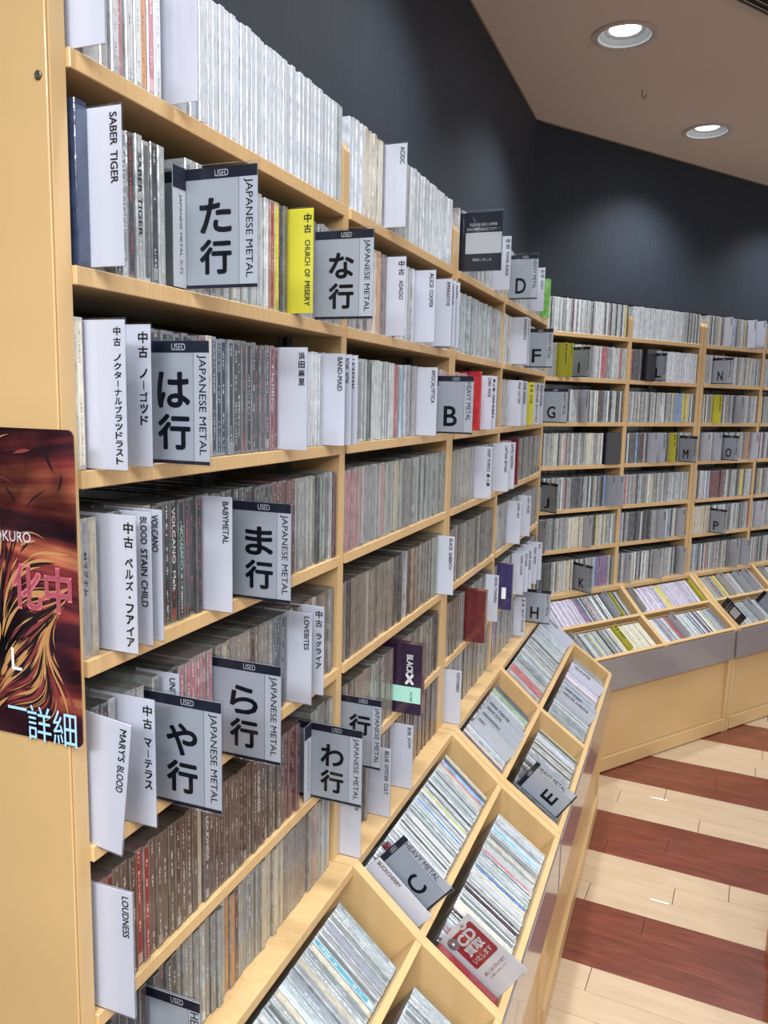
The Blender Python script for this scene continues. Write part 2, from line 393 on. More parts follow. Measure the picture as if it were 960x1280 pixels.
for k in range(19):
    if sl is None:
        q = MB(); q.box(-.427, -.023, -.0035, .0035, -.0007, .0007, 'vent'); sl = q.mesh('slat')
    place('slat', sl, t, T3(0, .036 + k * .0208, -.0045) @ Matrix.Rotation(-.5, 4, 'X'))
q = MB()
pts = [(0, 0, 0), (0, 0, -.018), (.010, .003, -.026), (.018, .005, -.020), (.014, .004, -.012)]
for a, b in zip(pts, pts[1:]):
    a, b = Vector(a), Vector(b); d = (b - a); Lh = d.length; rot = d.to_track_quat('Z', 'Y').to_matrix().to_4x4()
    q.box(-.0016, .0016, -.0016, .0016, 0, Lh, 'trim', T=Matrix.Translation(a) @ rot)
q.build('ceiling_hook', matrix=T3(.893, 3.051, CEIL - .0005), label='small brass hook in the bare ceiling between the two downlights', category='hook')

# ------------------------------------------------------------------ shelving units
def profile(F, back, front_top=.09):
    z6 = F.z[6]; zt = F.z[0] + front_top
    pr = [(back, 0), (.250, 0), (.262, z6 - .215)]
    pr += [(BINP[2][0] - .001, z6 - BINP[2][1] - .008), (BINP[2][0] - .001, z6 - BINP[2][1]), (BINP[1][0], z6 - BINP[1][1]), (BINP[0][0], z6), (-.003, z6 + .001)]
    pr += [(-.003, zt - .016), (-.008, zt - .005), (-.019, zt), (max(back, -.195), zt)]
    if back < -.2: pr += [(-.198, 1.638), (back, 1.638)] if F is FL else []
    return pr
def unit(F, label, posts, bays, right_end=True):
    """posts: (s0,s1); bays: (s0,s1) inner widths"""
    back = -.305 if F is FL else -.295
    root = thing('shelving_unit', label, 'shelf', F.mat(bays[0][0], 0, 0), None)
    S0 = bays[0][0]
    fn = lambda a, p, q: (a - S0, -p, q)
    for (a, b) in posts:
        pr = profile(F, back)
        if bays[0][1] - .01 < a < bays[1][0]: pr[1:3] = [(.232, 0), (.232, F.z[6] - BINP[2][1] - .03)]      # the middle upright ends behind the front panel
        q = MB(); q.prism(pr, a, b, fn, 'birch_edge'); q.build('upright_panel', root)
    for (a, b) in bays:
        for i in range(6):
            z = F.z[i]; bk = -.195 if (i == 0 and F is FL) else back + .008
            q = MB(); q.box(a - S0 + .0005, b - S0 - .0005, -.001, -bk, z - .0155, z, 'birch'); q.build('shelf', root, bevel=.0008)
            if i >= 2:
                q = MB(); q.box(a - S0 + .002, b - S0 - .002, .155, .290, z + .0003, z + .024, 'birch'); q.build('riser', root)
        z = F.z[6]
        q = MB(); q.box(a - S0 + .0005, b - S0 - .0005, -.031, -back - .008, z - .0155, z, 'birch'); q.build('bottom_shelf', root, bevel=.0008)
        q = MB(); q.box(a - S0 + .001, b - S0 - .001, -back - .007, -back, .05, 1.636 if F is FL else 1.68, 'birch'); q.build('back_panel', root)
        # steel track inside the right-hand upright
        q = MB(); q.box(b - S0 - .0025, b - S0 - .0003, .080, .104, z + .003, F.z[0] - .018, 'metal')
        zz = z + .03
        while zz < F.z[0] - .04: q.box(b - S0 - .0030, b - S0 - .0024, .088, .096, zz, zz + .014, 'slot'); zz += .04
        q.build('shelf_track', root)
        for row in (0, 1):
            wv, nv, Ln, o0, z0 = bin_axes(F, row)
            T = Matrix.Identity(4)
            wl = Vector((0, -wv.dot(F.n), wv.z)); nl = Vector((0, -nv.dot(F.n), nv.z)); O = Vector((0, -o0, z0))
            Tm = Matrix(((1, wl.x, nl.x, O.x), (0, wl.y, nl.y, O.y), (0, wl.z, nl.z, O.z), (0, 0, 0, 1)))
            q = MB(); q.box(a - S0 + .001, b - S0 - .001, Ln - .012, Ln, -.125, 0, 'birch_edge', T=Tm); q.build('bin_rail', root, bevel=.0006)
            q = MB(); q.box(a - S0 + .001, b - S0 - .001, .0, .006, -.15, -.018 if row == 0 else -.03, 'birch', T=Tm); q.build('bin_back', root)
            q = MB(); q.box(a - S0 + .001, b - S0 - .001, .002, Ln - .013, -.156, -.150, 'birch', T=Tm); q.build('bin_floor', root)
        zf = F.z[6] - BINP[2][1]
    a, b = bays[0][0], bays[-1][1]
    q = MB(); q.box(a - S0 + .001, b - S0 - .001, -.245, -.238, .062, F.z[6] - BINP[2][1] - .115, 'birch_panel'); q.build('front_panel', root)
    q = MB(); q.box(a - S0 + .001, b - S0 - .001, -.256, -.240, .004, .060, 'birch_panel'); q.build('plinth', root, bevel=.002)
    # the grey laminate band runs over the uprights
    zf = F.z[6] - BINP[2][1]
    q = MB(); q.box(posts[0][0] - S0 + .001, posts[-1][1] - S0 - (.014 if right_end else 0), -.2745, -.2650, zf - .132, zf - .010, 'laminate'); q.build('laminate_band', root, bevel=.0008)
    return root
near = unit(FL, 'nearest tall birch CD shelving unit on left wall, poster on its side', [(-.016, 0), (.530, .549), (1.068, 1.089)], [(0, .530), (.549, 1.068)])
unit(FL, 'birch CD shelving unit on the left wall, farther one by the corner', [(1.091, 1.112), (1.535, 1.556), (2.172, 2.196)], [(1.112, 1.535), (1.556, 2.172)])
unit(FR, 'birch CD shelving unit on far right wall, first after the corner', [(-.52, -.50), (-.008, .014), (.452, .475)], [(-.50, -.008), (.014, .452)])
unit(FR, 'birch CD shelving unit at right edge, beyond the double upright', [(.478, .500), (.925, .947), (1.44, 1.46)], [(.500, .925), (.947, 1.44)])
BAYS = {'L': [(0, .530), (.549, 1.068), (1.112, 1.535), (1.556, 2.172)], 'R': [(-.50, -.008), (.014, .452), (.500, .925), (.947, 1.44)]}

q = MB(); q.box(-.0190, -.0164, .0045, .300, .002, 1.752, 'birch_panel'); q.build('side_skin', near, bevel=.0008)  # skin added slightly proud so its edge throws a seam shadow
# screw head and poster on the side of the nearest unit
q = MB(); q.lathe([(.0001, 0), (.0035, 0), (.0035, -.0012), (.0028, -.0018), (.0001, -.0014)], 'screw', 12)
q.build('screw', matrix=FL.mat(-.0189, -.012, 1.640) @ Matrix.Rotation(-math.pi / 2, 4, 'Y') @ Matrix.Rotation(math.pi, 4, 'X'), label='small dark screw head sunk in the bare plywood side of nearest unit', category='screw')
PX0, PX1, PZ0, PZ1 = -.20, .0115, 1.1015, 1.3700
t = thing('poster', 'dark red and gold illustrated poster on plywood side of nearest unit', 'poster', FL.mat(-.0194, 0, 0))
def rrect(x0, x1, z0, z1, r, n=5):
    out = []
    for cx, cz, a0 in ((x1 - r, z1 - r, 0), (x0 + r, z1 - r, 90), (x0 + r, z0 + r, 180), (x1 - r, z0 + r, 270)):
        for k in range(n + 1):
            a = math.radians(a0 + 90 * k / n); out.append((cx + r * math.cos(a), cz + r * math.sin(a)))
    return out
q = MB(); q.prism(rrect(PX0, PX1, PZ0, PZ1, .006), -.0012, 0, lambda a, p, z: (a, -p, z), 'poster'); q.build('print', t)
pf = lambda x, y: (-.0024, -x, y)
pz = lambda px, py: (-.063 + px / 92 * .0745, 1.3705 - (py - 535) / 388 * .2700)
# illustration strokes: curved tapering blades of gold and dark red
q = MB()
rs = random.Random(11)
for i in range(330):
    cx, cy = rs.uniform(-34, 88), rs.uniform(548, 900)
    if i % 3: cx, cy = rs.uniform(-30, 66), rs.uniform(690, 895)
    ln = rs.uniform(18, 75); wd = rs.uniform(.5, 2.4); nseg = 9
    ptsL, ptsR = [], []; x, y = cx, cy
    for k in range(nseg + 1):
        a = -1.15 + .75 * math.sin(x / 23 + 1.2 * math.sin(y / 60)) + .45 * math.cos(y / 37)
        if cy < 680: a += .9 * math.sin(cy / 17 + cx / 40)
        ww = wd * math.sin(math.pi * (k + .15) / (nseg + .3))
        ptsL.append((x - math.sin(a) * ww, y + math.cos(a) * ww)); ptsR.append((x + math.sin(a) * ww, y - math.cos(a) * ww))
        x += math.cos(a) * ln / nseg; y += math.sin(a) * ln / nseg
    ap = ptsL + ptsR
    if max(p[0] for p in ap) > 86 or min(p[1] for p in ap) < 540 or max(p[1] for p in ap) > 908: continue
    m_ = rs.choice(['gold', 'art_red', 'art_black', 'art_black', 'art_red']) if cy < 690 else rs.choice(['gold', 'gold', 'art_red', 'art_black', 'art_black'])
    b = len(q.v); e_ = -.00125 - i * 2.5e-6
    for A, B in zip(ptsL, ptsR):
        q.v.append((e_, -pz(*A)[0], pz(*A)[1])); q.v.append((e_, -pz(*B)[0], pz(*B)[1]))
    for k in range(nseg): q.face([b + 2 * k, b + 2 * k + 1, b + 2 * k + 3, b + 2 * k + 2], m_)
q.build('illustration', t)
for s_, m_, cx, cy, wpx, hpx, bd in (('化中', 'pink_ink', 46, 728, 78, 56, .05), ('OKURO', 'whiteink', 9, 667, 50, 13, .01), ('詳細', 'blue_ink', 53, 901, 66, 46, .0), ('ー', 'blue_ink', 6, 886, 26, 4, .0), ('L', 'whiteink', 8, 822, 14, 28, .0)):
    x, z = pz(cx, cy); q = MB()
    add_text(q, s_, m_, (x, z), wpx / 92 * .0745, hpx / 388 * .27, pf, bold=bd); q.build('lettering', t)

# ------------------------------------------------------------------ divider cards
BAYN = {'L': ['nearest left bay', 'second left bay', 'third left bay', 'fourth left bay'], 'R': ['first far bay', 'second far bay', 'third far bay', 'last far bay']}
ROWN = ['top shelf', 'second shelf', 'third shelf', 'fourth shelf', 'fifth shelf', 'sixth shelf', 'lowest shelf', 'upper sloping bin', 'lower sloping bin']
ORD = ['', 'first', 'second', 'third', 'fourth', 'fifth', 'sixth', 'seventh', 'eighth', 'ninth', 'tenth']
def ordi(n):
    if n <= 10: return ORD[n]
    return '%d%s' % (n, 'th' if 10 < n % 100 < 14 else {1: 'st', 2: 'nd', 3: 'rd'}.get(n % 10, 'th'))
def frame_at(wall, row, s, up=0.0, out=0.0):
    F = FL if wall == 'L' else FR
    if row < 7: return F.mat(s, out, F.z[row] + .0006 + up)
    wv, nv, Ln, o0, z0 = bin_axes(F, row - 7)
    p = Vector((0, 0, z0)) + F.n * o0 + wv * (Ln - .0135 - up) + nv * (out - .010)
    m = F.mat(s, 0, 0, nv, -wv); O = F.O + F.d * s + p
    m[0][3], m[1][3], m[2][3] = O; return m
PCARD = {'w': 'card_white', 'g': 'card_grey', 'y': 'card_yellow'}
def tfn(eps): return lambda x, y: (eps, -x, y)
# (wall, row, s, protrusion, kind, text, header, tilt)
CARDS = '''L 0 .008 .029 w -
L 0 .134 .028 w -
L 0 .689 .032 w AC/DC
L 0 1.135 .081 q -
L 0 1.416 .037 w 中古_POWER_SURGE
L 0 1.603 .068 i D
L 0 1.882 .036 w 中古_ELEGY
L 1 .020 .033 w SABER_TIGER
L 1 .156 .078 i た行
L 1 .375 .028 y 中古_CHURCH_OF_MISERY
L 1 .452 .076 i な行
L 1 .711 .027 w 中古_ADAGIO
L 1 .850 .033 w ALICE_COOPER
L 1 .953 .033 w AMARANTHE
L 1 .977 .033 w AMORPHIS
L 1 1.001 .034 w ANGRA
L 1 1.649 .040 w EVANESCENCE
L 1 1.680 .040 w EVERGREY
L 1 1.861 .072 i F
L 2 .016 .035 w 中古_ノクターナルブラッドラスト
L 2 .057 .029 w 中古_ノーゴッド
L 2 .093 .065 i は行
L 2 .350 .034 w 浜田麻里
L 2 .469 .031 w BAND-MAID
L 2 .494 .030 w BOW_WOW
L 2 .514 .030 w LA'ARYAN
L 2 .880 .032 w APOCALYPTICA
L 2 .994 .070 i B
L 2 1.305 .033 w DARK_MOOR
L 2 1.345 .033 w 輸入盤_DEEP_PURPLE
L 2 1.653 .031 w FEAR_FACTORY
L 2 1.735 .029 w FAIR_WARNING
L 2 1.835 .029 y 中古_FATES
L 2 1.910 .033 w FIVE_FINGER_DEATH_PUNCH
L 2 1.975 .033 w FREAK_KITCHEN
L 2 2.155 .080 i G
L 3 .032 .029 w 中古_ベルズ・ファイア
L 3 .058 .025 w BLOOD_STAIN_CHILD
L 3 .074 .025 w VOLCANO
L 3 .186 .030 w BABYMETAL
L 3 .246 .068 i ま行
L 3 1.324 .034 w DEEP_PURPLE_輸入盤
L 3 1.500 .036 w CAPTAIN_BEYOND
L 3 1.575 .036 w DAVID_READMAN
L 4 .048 .033 w 中古_マーテラス
L 4 .092 .076 i や行
L 4 .115 .012 w UNITED
L 4 .206 .078 i ら行
L 4 .378 .030 w LOVEBITES
L 4 .415 .030 w 中古_ラグライア
L 4 1.040 .030 w BLACK_SABBATH
L 4 1.710 .032 w GAMMA_RAY
L 4 1.857 .032 w GARY_MOORE
L 5 .009 .035 w LOUDNESS
L 5 .444 .077 i わ行
L 5 .560 .060 i 行
L 5 1.466 .031 w DEVIN_TOWNSEND
L 5 1.789 .033 w GLENN_HUGHES
L 5 1.833 .038 w GOTTHARD
L 5 1.880 .040 w GRAVE_DIGGER
L 5 1.954 .042 w GREAT_WHITE
L 5 2.017 .045 w GUN
L 6 .083 .055 i A
L 6 .552 .033 w GUARDIAN
L 6 .687 .031 w BLUE_OYSTER_CULT
L 6 .797 .033 w BON_JOVI
L 6 1.124 .033 w DISTURBED
L 6 1.860 .030 w 中古_VELVET_REVOLVER
L 6 2.030 .079 i H
R 1 -.317 .085 i I
R 1 -.395 .045 y 中古_FIREWIND
R 1 -.357 .035 y THE_GATE
R 2 -.259 .035 w JOE_SATRIANI
R 4 -.448 .083 i J
R 6 -.235 .085 i K
R 1 .157 .060 i L
R 3 .366 .083 i M
R 1 .561 .090 i N
R 3 .677 .074 i O
R 5 .624 .080 i P
R 2 .584 .036 y 中古_MANOWAR
R 2 .749 .038 w NEVERMORE
R 0 .619 .035 w MASTER
R 0 .794 .038 w MEGADETH
R 0 .863 .040 w METAL
R 3 .162 .038 w LAST
R 3 .220 .036 w LED_ZEPPELIN
R 3 .299 .028 y 中古_LOUD
R 3 .521 .038 w OPETH
R 3 .603 .038 w OZZY
R 3 .893 .036 w OVERKILL
R 4 -.078 .037 g KING
R 4 -.030 .037 w KISS
R 5 -.204 .038 g JUDAS
R 5 -.450 .034 g IRON
R 5 .256 .037 g KREATOR
R 5 .392 .033 g LAMB
R 5 .969 .040 w POISON
R 6 .065 .025 g LION
R 6 .247 .038 g LITA
R 6 .422 .029 g LOST
R 6 .796 .042 g PRETTY
R 6 .886 .041 g QUEEN
L 7 .566 .031 w BUCKCHERRY
L 7 .605 .066 i C
L 7 1.195 .031 g DORO
L 7 1.235 .031 g DRAGONFORCE
L 7 1.275 .031 g DREAM_EVIL
L 7 1.305 .031 g DREAM_THEATER
L 7 2.120 .034 w HELLOWEEN
L 8 1.165 .066 i E
L 8 1.720 .031 g HARDCORE_SUPERSTAR
L 8 1.755 .031 g HAREM_SCAREM
L 8 1.960 .031 w HELLACOPTERS
R 7 -.130 .031 g KING
R 7 -.085 .010 y -
R 7 .030 .031 g LABYRINTH
R 7 .435 .012 y -
R 7 .640 .031 g PAIN
R 7 .665 .012 y -
R 7 .760 .031 g PRIMAL
R 7 .830 .031 g QUEEN
R 8 -.440 .031 g JUDAS
R 8 -.190 .026 y 中古_KAMELOT
R 8 .150 .031 g LACUNA
R 8 .505 .060 k -
R 8 .680 .031 g PANTERA
R 8 .780 .060 n -
R 7 .965 .031 g RAGE'''
KANA = {'た行': 'kana ta (た行)', 'な行': 'kana na (な行)', 'は行': 'kana ha (は行)', 'ま行': 'kana ma (ま行)', 'や行': 'kana ya (や行)', 'ら行': 'kana ra (ら行)', 'わ行': 'kana wa (わ行)'}
KSH = {k: v.split(' (')[0] for k, v in KANA.items()}
cards = []
for l in CARDS.splitlines():
    a = l.split(); cards.append([a[0], int(a[1]), float(a[2]), float(a[3]), a[4], a[5].replace('_', ' ') if a[5] != '-' else ''])
def bay_of(wall, s):
    for i, (a, b) in enumerate(BAYS[wall]):
        if s < b + .01: return i
    return 3
cards.sort(key=lambda c: (c[0], c[1], c[2]))
COLN = {'w': 'white', 'g': 'pale grey', 'y': 'yellow', 'i': 'silver', 'q': 'black', 'k': 'black', 'n': 'dark grey'}
cnt = {}
def vtext(mb, text, ytop, x, eps, h, maxlen, jpfirst=True):
    """lettering running down the card; kana and kanji stand upright one under another"""
    need = 0
    for wd in text.split(' '):
        jp = any(ord(ch) > 0x2E00 for ch in wd)
        need += (len(wd) * h * (1.6 if wd == '中古' else 1.32) + h * .9) if jp else min(len(wd) * h * .64, maxlen) + h * .55
    kk = min(1, (ytop - .004) / (need - h * .9 + .001)) if need > h else 1
    y = ytop
    for wd in text.split(' '):
        jp = any(ord(ch) > 0x2E00 for ch in wd)
        if jp:
            hh = h * (1.6 if wd in ('中古',) else 1.32) * kk
            for ch in wd:
                if ch == 'ー': add_text(mb, 'l', 'ink', (x, y - hh * .5), .0009, hh * .75, tfn(eps), bold=.02)
                elif ch == '・': add_text(mb, '・', 'ink', (x, y - hh * .5), hh * .22, hh * .22, tfn(eps), bold=.02)
                else: add_text(mb, ch, 'ink', (x, y - hh * .5), min(hh * .80, .0105) if kk == 1 else .0072, hh * .80, tfn(eps), bold=.05)
                y -= hh
            y -= h * .9 * kk
        else:
            ln = len(wd) * h * .64
            ln = min(ln, maxlen) * kk
            add_text(mb, wd, 'ink', (x, y - ln / 2), ln, h * .92, tfn(eps), rot=1, bold=.035)
            y -= ln + h * .55 * kk
for wall, row, s, p_, k, text in cards:
    bi = bay_of(wall, s); key = (wall, row, bi, k); cnt[key] = cnt.get(key, 0) + 1
    n = cnt[key]; where = '%s, %s' % (ROWN[row], BAYN[wall][bi])
    mtx = frame_at(wall, row, s)
    if k == 'i':
        p_ = p_; h_ = .113; deep = .055
        jp = '行' in text
        if text == '行': lab = 'silver index card half hidden behind わ行 card, sixth shelf, second left bay'
        elif row == 6 and text == 'A': lab = 'silver index card cut off by the bottom edge of the photo, lowest shelf'
        else: lab = 'silver index card with large %s, %s' % (KANA.get(text, text), where)
        t = thing('index_card', lab, 'sign', mtx, 'silver index cards on the shelves')
        q = MB(); q.box(-.0011, .0011, -p_ - .002, deep, -.0005, h_ + .0030, 'sleeve'); q.build('clear_sleeve', t)
        q = MB(); q.box(-.0004, .0004, -p_, deep - .002, .001, h_, 'card_silver'); q.build('card_face', t)
        q = MB(); q.box(-.00055, -.00042, -p_, deep - .002, h_ - .0105, h_, 'navyink'); hb = q.build('header_band', t)
        q = MB(); q.box(-.00055, -.00042, -p_, deep - .002, .001, .0042, 'navyink'); q.build('bottom_bar', t)
        xs = p_ * .745
        q = MB(); q.box(-.00048, -.00042, -p_, -xs, .0043, h_ - .0106, 'card_silver2'); q.box(-.00052, -.00049, -xs - .0002, -xs + .0002, .0043, h_ - .0106, 'navyink'); ms = q.build('margin_strip', t)
        q = MB(); add_text(q, 'USED', 'whiteink', (p_ * .5, h_ - .0054), .015, .0062, tfn(-.0006), bold=.02)
        q.build('header_lettering', hb)
        q = MB()
        if jp:
            for j, ch in enumerate(text): heavy(q, ch, 'navyink', (p_ * .41, h_ * (.60 if j == 0 else .26) + .001), .034, .031, tfn(-.0006), .0011)
            if len(text) == 1: pass
        elif row >= 7: heavy(q, text, 'navyink', (p_ * .30, h_ * .38), .024, .032, tfn(-.0006), .0008)
        else: heavy(q, text, 'navyink', (p_ * .36, h_ * .31), .006 if text == 'I' else .026, .038, tfn(-.0006), .0009)
        q.build('large_letters', t)
        q = MB(); add_text(q, 'JAPANESE METAL' if jp else 'HEAVY METAL', 'navyink', (p_ * .875, h_ * .49), h_ * (.80 if jp else .66), .0098, tfn(-.0006), rot=1, bold=.008)
        if not jp: q.v = [(x, y, z + h_ * .075) for x, y, z in q.v]
        q.build('side_lettering', ms)
        if text in ('た行', 'わ行', 'は行', 'B', 'J'):      # fold facing out of the shelf
            wd = .022
            q = MB(); q.box(-wd, -.0016, .001, .0016, .001, h_, 'card_silver'); q.box(-wd, -.0016, .0006, .0010, h_ - .020, h_, 'navyink')
            add_text(q, ('JAPANESE METAL ' if jp else 'HEAVY METAL ') + text, 'navyink', (-wd * .45, h_ * .45), h_ * .66, .006, lambda x, y: (x, .0009, y), rot=1, bold=.01)
            q.build('front_fold', t)
    elif k in ('w', 'g', 'y'):
        h_ = .1245 if row < 7 else .1185; deep = .04
        tilt = ''
        if not text: h_ = .124 if row < 7 else .118
        nm = 'white' if k == 'w' else COLN[k]
        lab = '%s divider card, %s of its colour on the %s' % (nm, ordi(n), where)
        t = thing('divider_card', lab, 'divider', mtx, '%s divider cards between the cases' % nm)
        q = MB(); q.box(-.0010, .0010, -p_ - .0012, deep, -.0003, h_ + .0012, 'sleeve'); q.build('clear_sleeve', t)
        q = MB(); q.box(-.0004, .0004, -p_, deep, .0006, h_, PCARD[k]); cf = q.build('card_face', t)
        if text:
            q = MB(); vtext(q, text, h_ - .005, p_ - .0075, -.00055, .0078, .095); q.build('lettering', cf)
    elif k == 'q':
        t = thing('notice_card', 'black notice card in clear stand on top shelf, third left bay', 'sign', mtx)
        q = MB(); q.box(-.0012, .0012, -p_ - .002, .05, -.0003, .122, 'sleeve'); q.build('clear_sleeve', t)
        q = MB(); q.box(-.0004, .0004, -p_, .05, .001, .118, 'navyink'); q.build('card_face', t)
        q = MB(); q.box(-.0006, -.00045, -p_ + .001, -.004, .036, .078, 'qrgrey'); q.build('grey_panel', t)
        q = MB()
        add_text(q, '新品/中古 販売入荷情報', 'whiteink', (p_ * .5, .094), p_ * .72, .0060, tfn(-.0006), bold=.02)
        add_text(q, '各店店舗中の公式ブログ！！', 'whiteink', (p_ * .5, .085), p_ * .85, .0060, tfn(-.0006), bold=.02)
        add_text(q, '開設しました', 'whiteink', (p_ * .5, .024), p_ * .5, .0055, tfn(-.0006), bold=.02)
        q.build('lettering', t)
    else:
        lab = 'black notice card leaning out of lower sloping bin at the double upright' if k == 'k' else 'dark grey index card at right edge in the lower sloping bin'
        t = thing('notice_card', lab, 'sign', mtx)
        q = MB(); q.box(-.0012, .0012, -p_ - .002, .05, -.0003, .122, 'sleeve'); q.build('clear_sleeve', t)
        q = MB(); q.box(-.0004, .0004, -p_, .05, .001, .118, 'navyink' if k == 'k' else 'card_silver'); q.build('card_face', t)
        if k == 'k':
            q = MB(); q.box(-.0006, -.00045, -p_ + .008, -.014, .030, .070, 'qrgrey'); q.build('grey_panel', t)
            q = MB(); add_text(q, '公式ブログ', 'whiteink', (p_ * .5, .092), p_ * .7, .006, tfn(-.0006)); add_text(q, '開設しました', 'whiteink', (p_ * .5, .080), p_ * .7, .006, tfn(-.0006)); q.build('lettering', t)
        else:
            q = MB(); q.box(-.0006, -.00045, -p_, .05, .100, .118, 'navyink'); q.build('header_band', t)
# the tilted divider leaning out at the lower left
mt = FL.mat(.006, -.006, ZL[4] - .002) @ Matrix.Rotation(math.radians(6.5), 4, 'X')
t = thing('divider_card', 'white divider card tipped forward out of the fifth shelf, far left', 'divider', mt, 'white divider cards between the cases')
q = MB(); q.box(-.0010, .0010, -.034, .02, -.0003, .1262, 'sleeve'); q.build('clear_sleeve', t)
q = MB(); q.box(-.0004, .0004, -.033, .02, .0006, .125, 'card_white'); q.build('card_face', t)
q = MB(); vtext(q, "MARY'S BLOOD", .119, .0255, -.00055, .0078, .08); q.build('lettering', t)

# CD-buying notice in the lower sloping bin
t = thing('notice_card', 'off-white and red CD buying notice in the lower sloping bin, front', 'sign', frame_at('L', 8, .578))
q = MB(); q.box(-.0012, .0012, -.076, .03, .0, .120, 'sleeve'); q.build('clear_sleeve', t)
q = MB(); q.box(-.0004, .0004, -.074, .03, .0006, .117, 'card_paper'); q.build('card_face', t)
q = MB(); q.prism(rrect(.010, .066, .050, .108, .004), -.00065, -.00045, lambda a, p, z: (a, -p, z), 'card_red'); q.build('red_block', t)
q = MB(); rt = tfn(-.0008)
add_text(q, 'CD', 'whiteink', (.040, .094), .036, .017, rt, bold=.06)
add_text(q, '買取', 'whiteink', (.038, .076), .038, .015, rt, bold=.06)
add_text(q, 'いたします', 'whiteink', (.038, .060), .042, .009, rt, bold=.03)
q.build('white_lettering', t)
q = MB()
add_text(q, '詳しくはスタッフまで', 'card_red', (.038, .036), .048, .006, rt, bold=.02)
add_text(q, 'お気軽にお尋ねください', 'card_red', (.038, .028), .040, .0035, rt, bold=0)
q.build('red_lettering', t)
q = MB(); q.prism([(.014 + .010 * math.cos(a * .524), .100 + .010 * math.sin(a * .524)) for a in range(12)], -.0011, -.0009, lambda a, p, z: (a, -p, z), 'metal'); q.prism([(.014 + .002 * math.cos(a * .524), .100 + .002 * math.sin(a * .524)) for a in range(12)], -.0013, -.00111, lambda a, p, z: (a, -p, z), 'whiteink'); q.build('disc_picture', t)
q = MB(); q.prism([(.050 + .008 * math.cos(a * .524), .110 + .006 * math.sin(a * .524)) for a in range(12)], -.0009, -.0007, lambda a, p, z: (a, -p, z), 'card_paper'); add_text(q, '1枚~', 'card_red', (.050, .110), .010, .005, tfn(-.001)); q.build('price_bubble', t)

# ------------------------------------------------------------------ boxed sets standing proud of the rows
BOXES = [('L', 5, .790, .020, .048, .132, (.025, .012, .035), 'black boxed set with a mint price sticker, sixth shelf, second left bay', 'BLACK'),
         ('L', 5, 1.270, .022, .045, .1265, (.12, .018, .022), 'dark red boxed set standing proud, sixth shelf, third left bay', ''),
         ('L', 5, 1.600, .016, .038, .128, (.035, .028, .11), 'dark purple boxed set standing proud, sixth shelf, fourth left bay', ''),
         ('L', 3, 1.690, .020, .020, .129, (.16, .012, .022), 'dark crimson boxed set, fourth shelf, fourth left bay', ''),
         ('L', 2, 1.225, .014, .024, .131, (.42, .02, .025), 'bright red cased album standing proud, third shelf, third left bay', ''),
         ('L', 0, 2.060, .020, .020, .120, (.20, .52, .09), 'bright green boxed set at the end of the left top shelf', ''),
         ('R', 3, -.112, .085, .010, .128, (.012, .012, .014), 'glossy black thick boxed set, fourth shelf, first far bay', ''),
         ('R', 1, .098, .055, .012, .128, (.014, .014, .017), 'black thick boxed set left of the L card, second shelf', ''),
         ('L', 8, .556, .016, .004, .118, (.17, .014, .02), 'dark red cased set below the CD notice in the lower sloping bin', ''),
         ('L', 7, .640, .011, .003, .118, (.17, .014, .02), 'deep red case right behind the C card, upper sloping bin', ''),
         ('L', 1, .004, .0155, .0, .1285, (.03, .045, .09), 'thick dark blue double case against upright, second shelf, nearest bay', '')]
blocked = {}
for wall, row, s, th, p_, h_, col, lab, txt in BOXES:
    blocked.setdefault((wall, row), []).append((s, s + th))
    t = thing('boxed_set', lab, 'box', frame_at(wall, row, s))
    q = MB()
    dp = .135 if row < 7 else .12
    pr_ = [(.0006, -p_ + .0006), (.0014, -p_), (th - .0014, -p_), (th - .0006, -p_ + .0006), (th - .0006, dp), (.0006, dp)]
    q.prism(pr_, 0, h_, lambda a, x, y: (x, y, a), 'cd', col); q.build('box', t)
    q = MB(); b = 0; e = -p_ - .0001
    q.v = [(.0018, e, .004), (th - .0018, e, .004), (th - .0018, e, h_ - .004), (.0018, e, h_ - .004)]
    q.face([0, 1, 2, 3], 'label', tuple(min(1, c * 1.3 + .01) for c in col), tuple(c * .8 + .03 for c in col), [(7.01, 0), (7.99, 0), (7.99, 1), (7.01, 1)]); q.build('spine_label', t)
    if txt:
        q = MB(); q.box(-.0002, .0005, -p_ + .001, .02, .022, .052, 'mint'); q.build('price_sticker', t)
        q = MB(); add_text(q, txt, 'whiteink', (p_ * .52, .094), .036, .012, tfn(.0004), rot=1, bold=.05)
        add_text(q, 'X', 'whiteink', (p_ * .52, .066), .016, .018, tfn(.0004), bold=.08)
        add_text(q, '¥2,980', 'ink', (p_ * .6, .034), .018, .006, tfn(-.0004), rot=1, bold=0); q.build('lettering', t)
    if 'purple' in lab:
        q = MB(); q.box(-.0002, .0005, -p_ + .016, -p_ + .028, .030, .062, 'whiteink'); q.build('barcode_label', t)

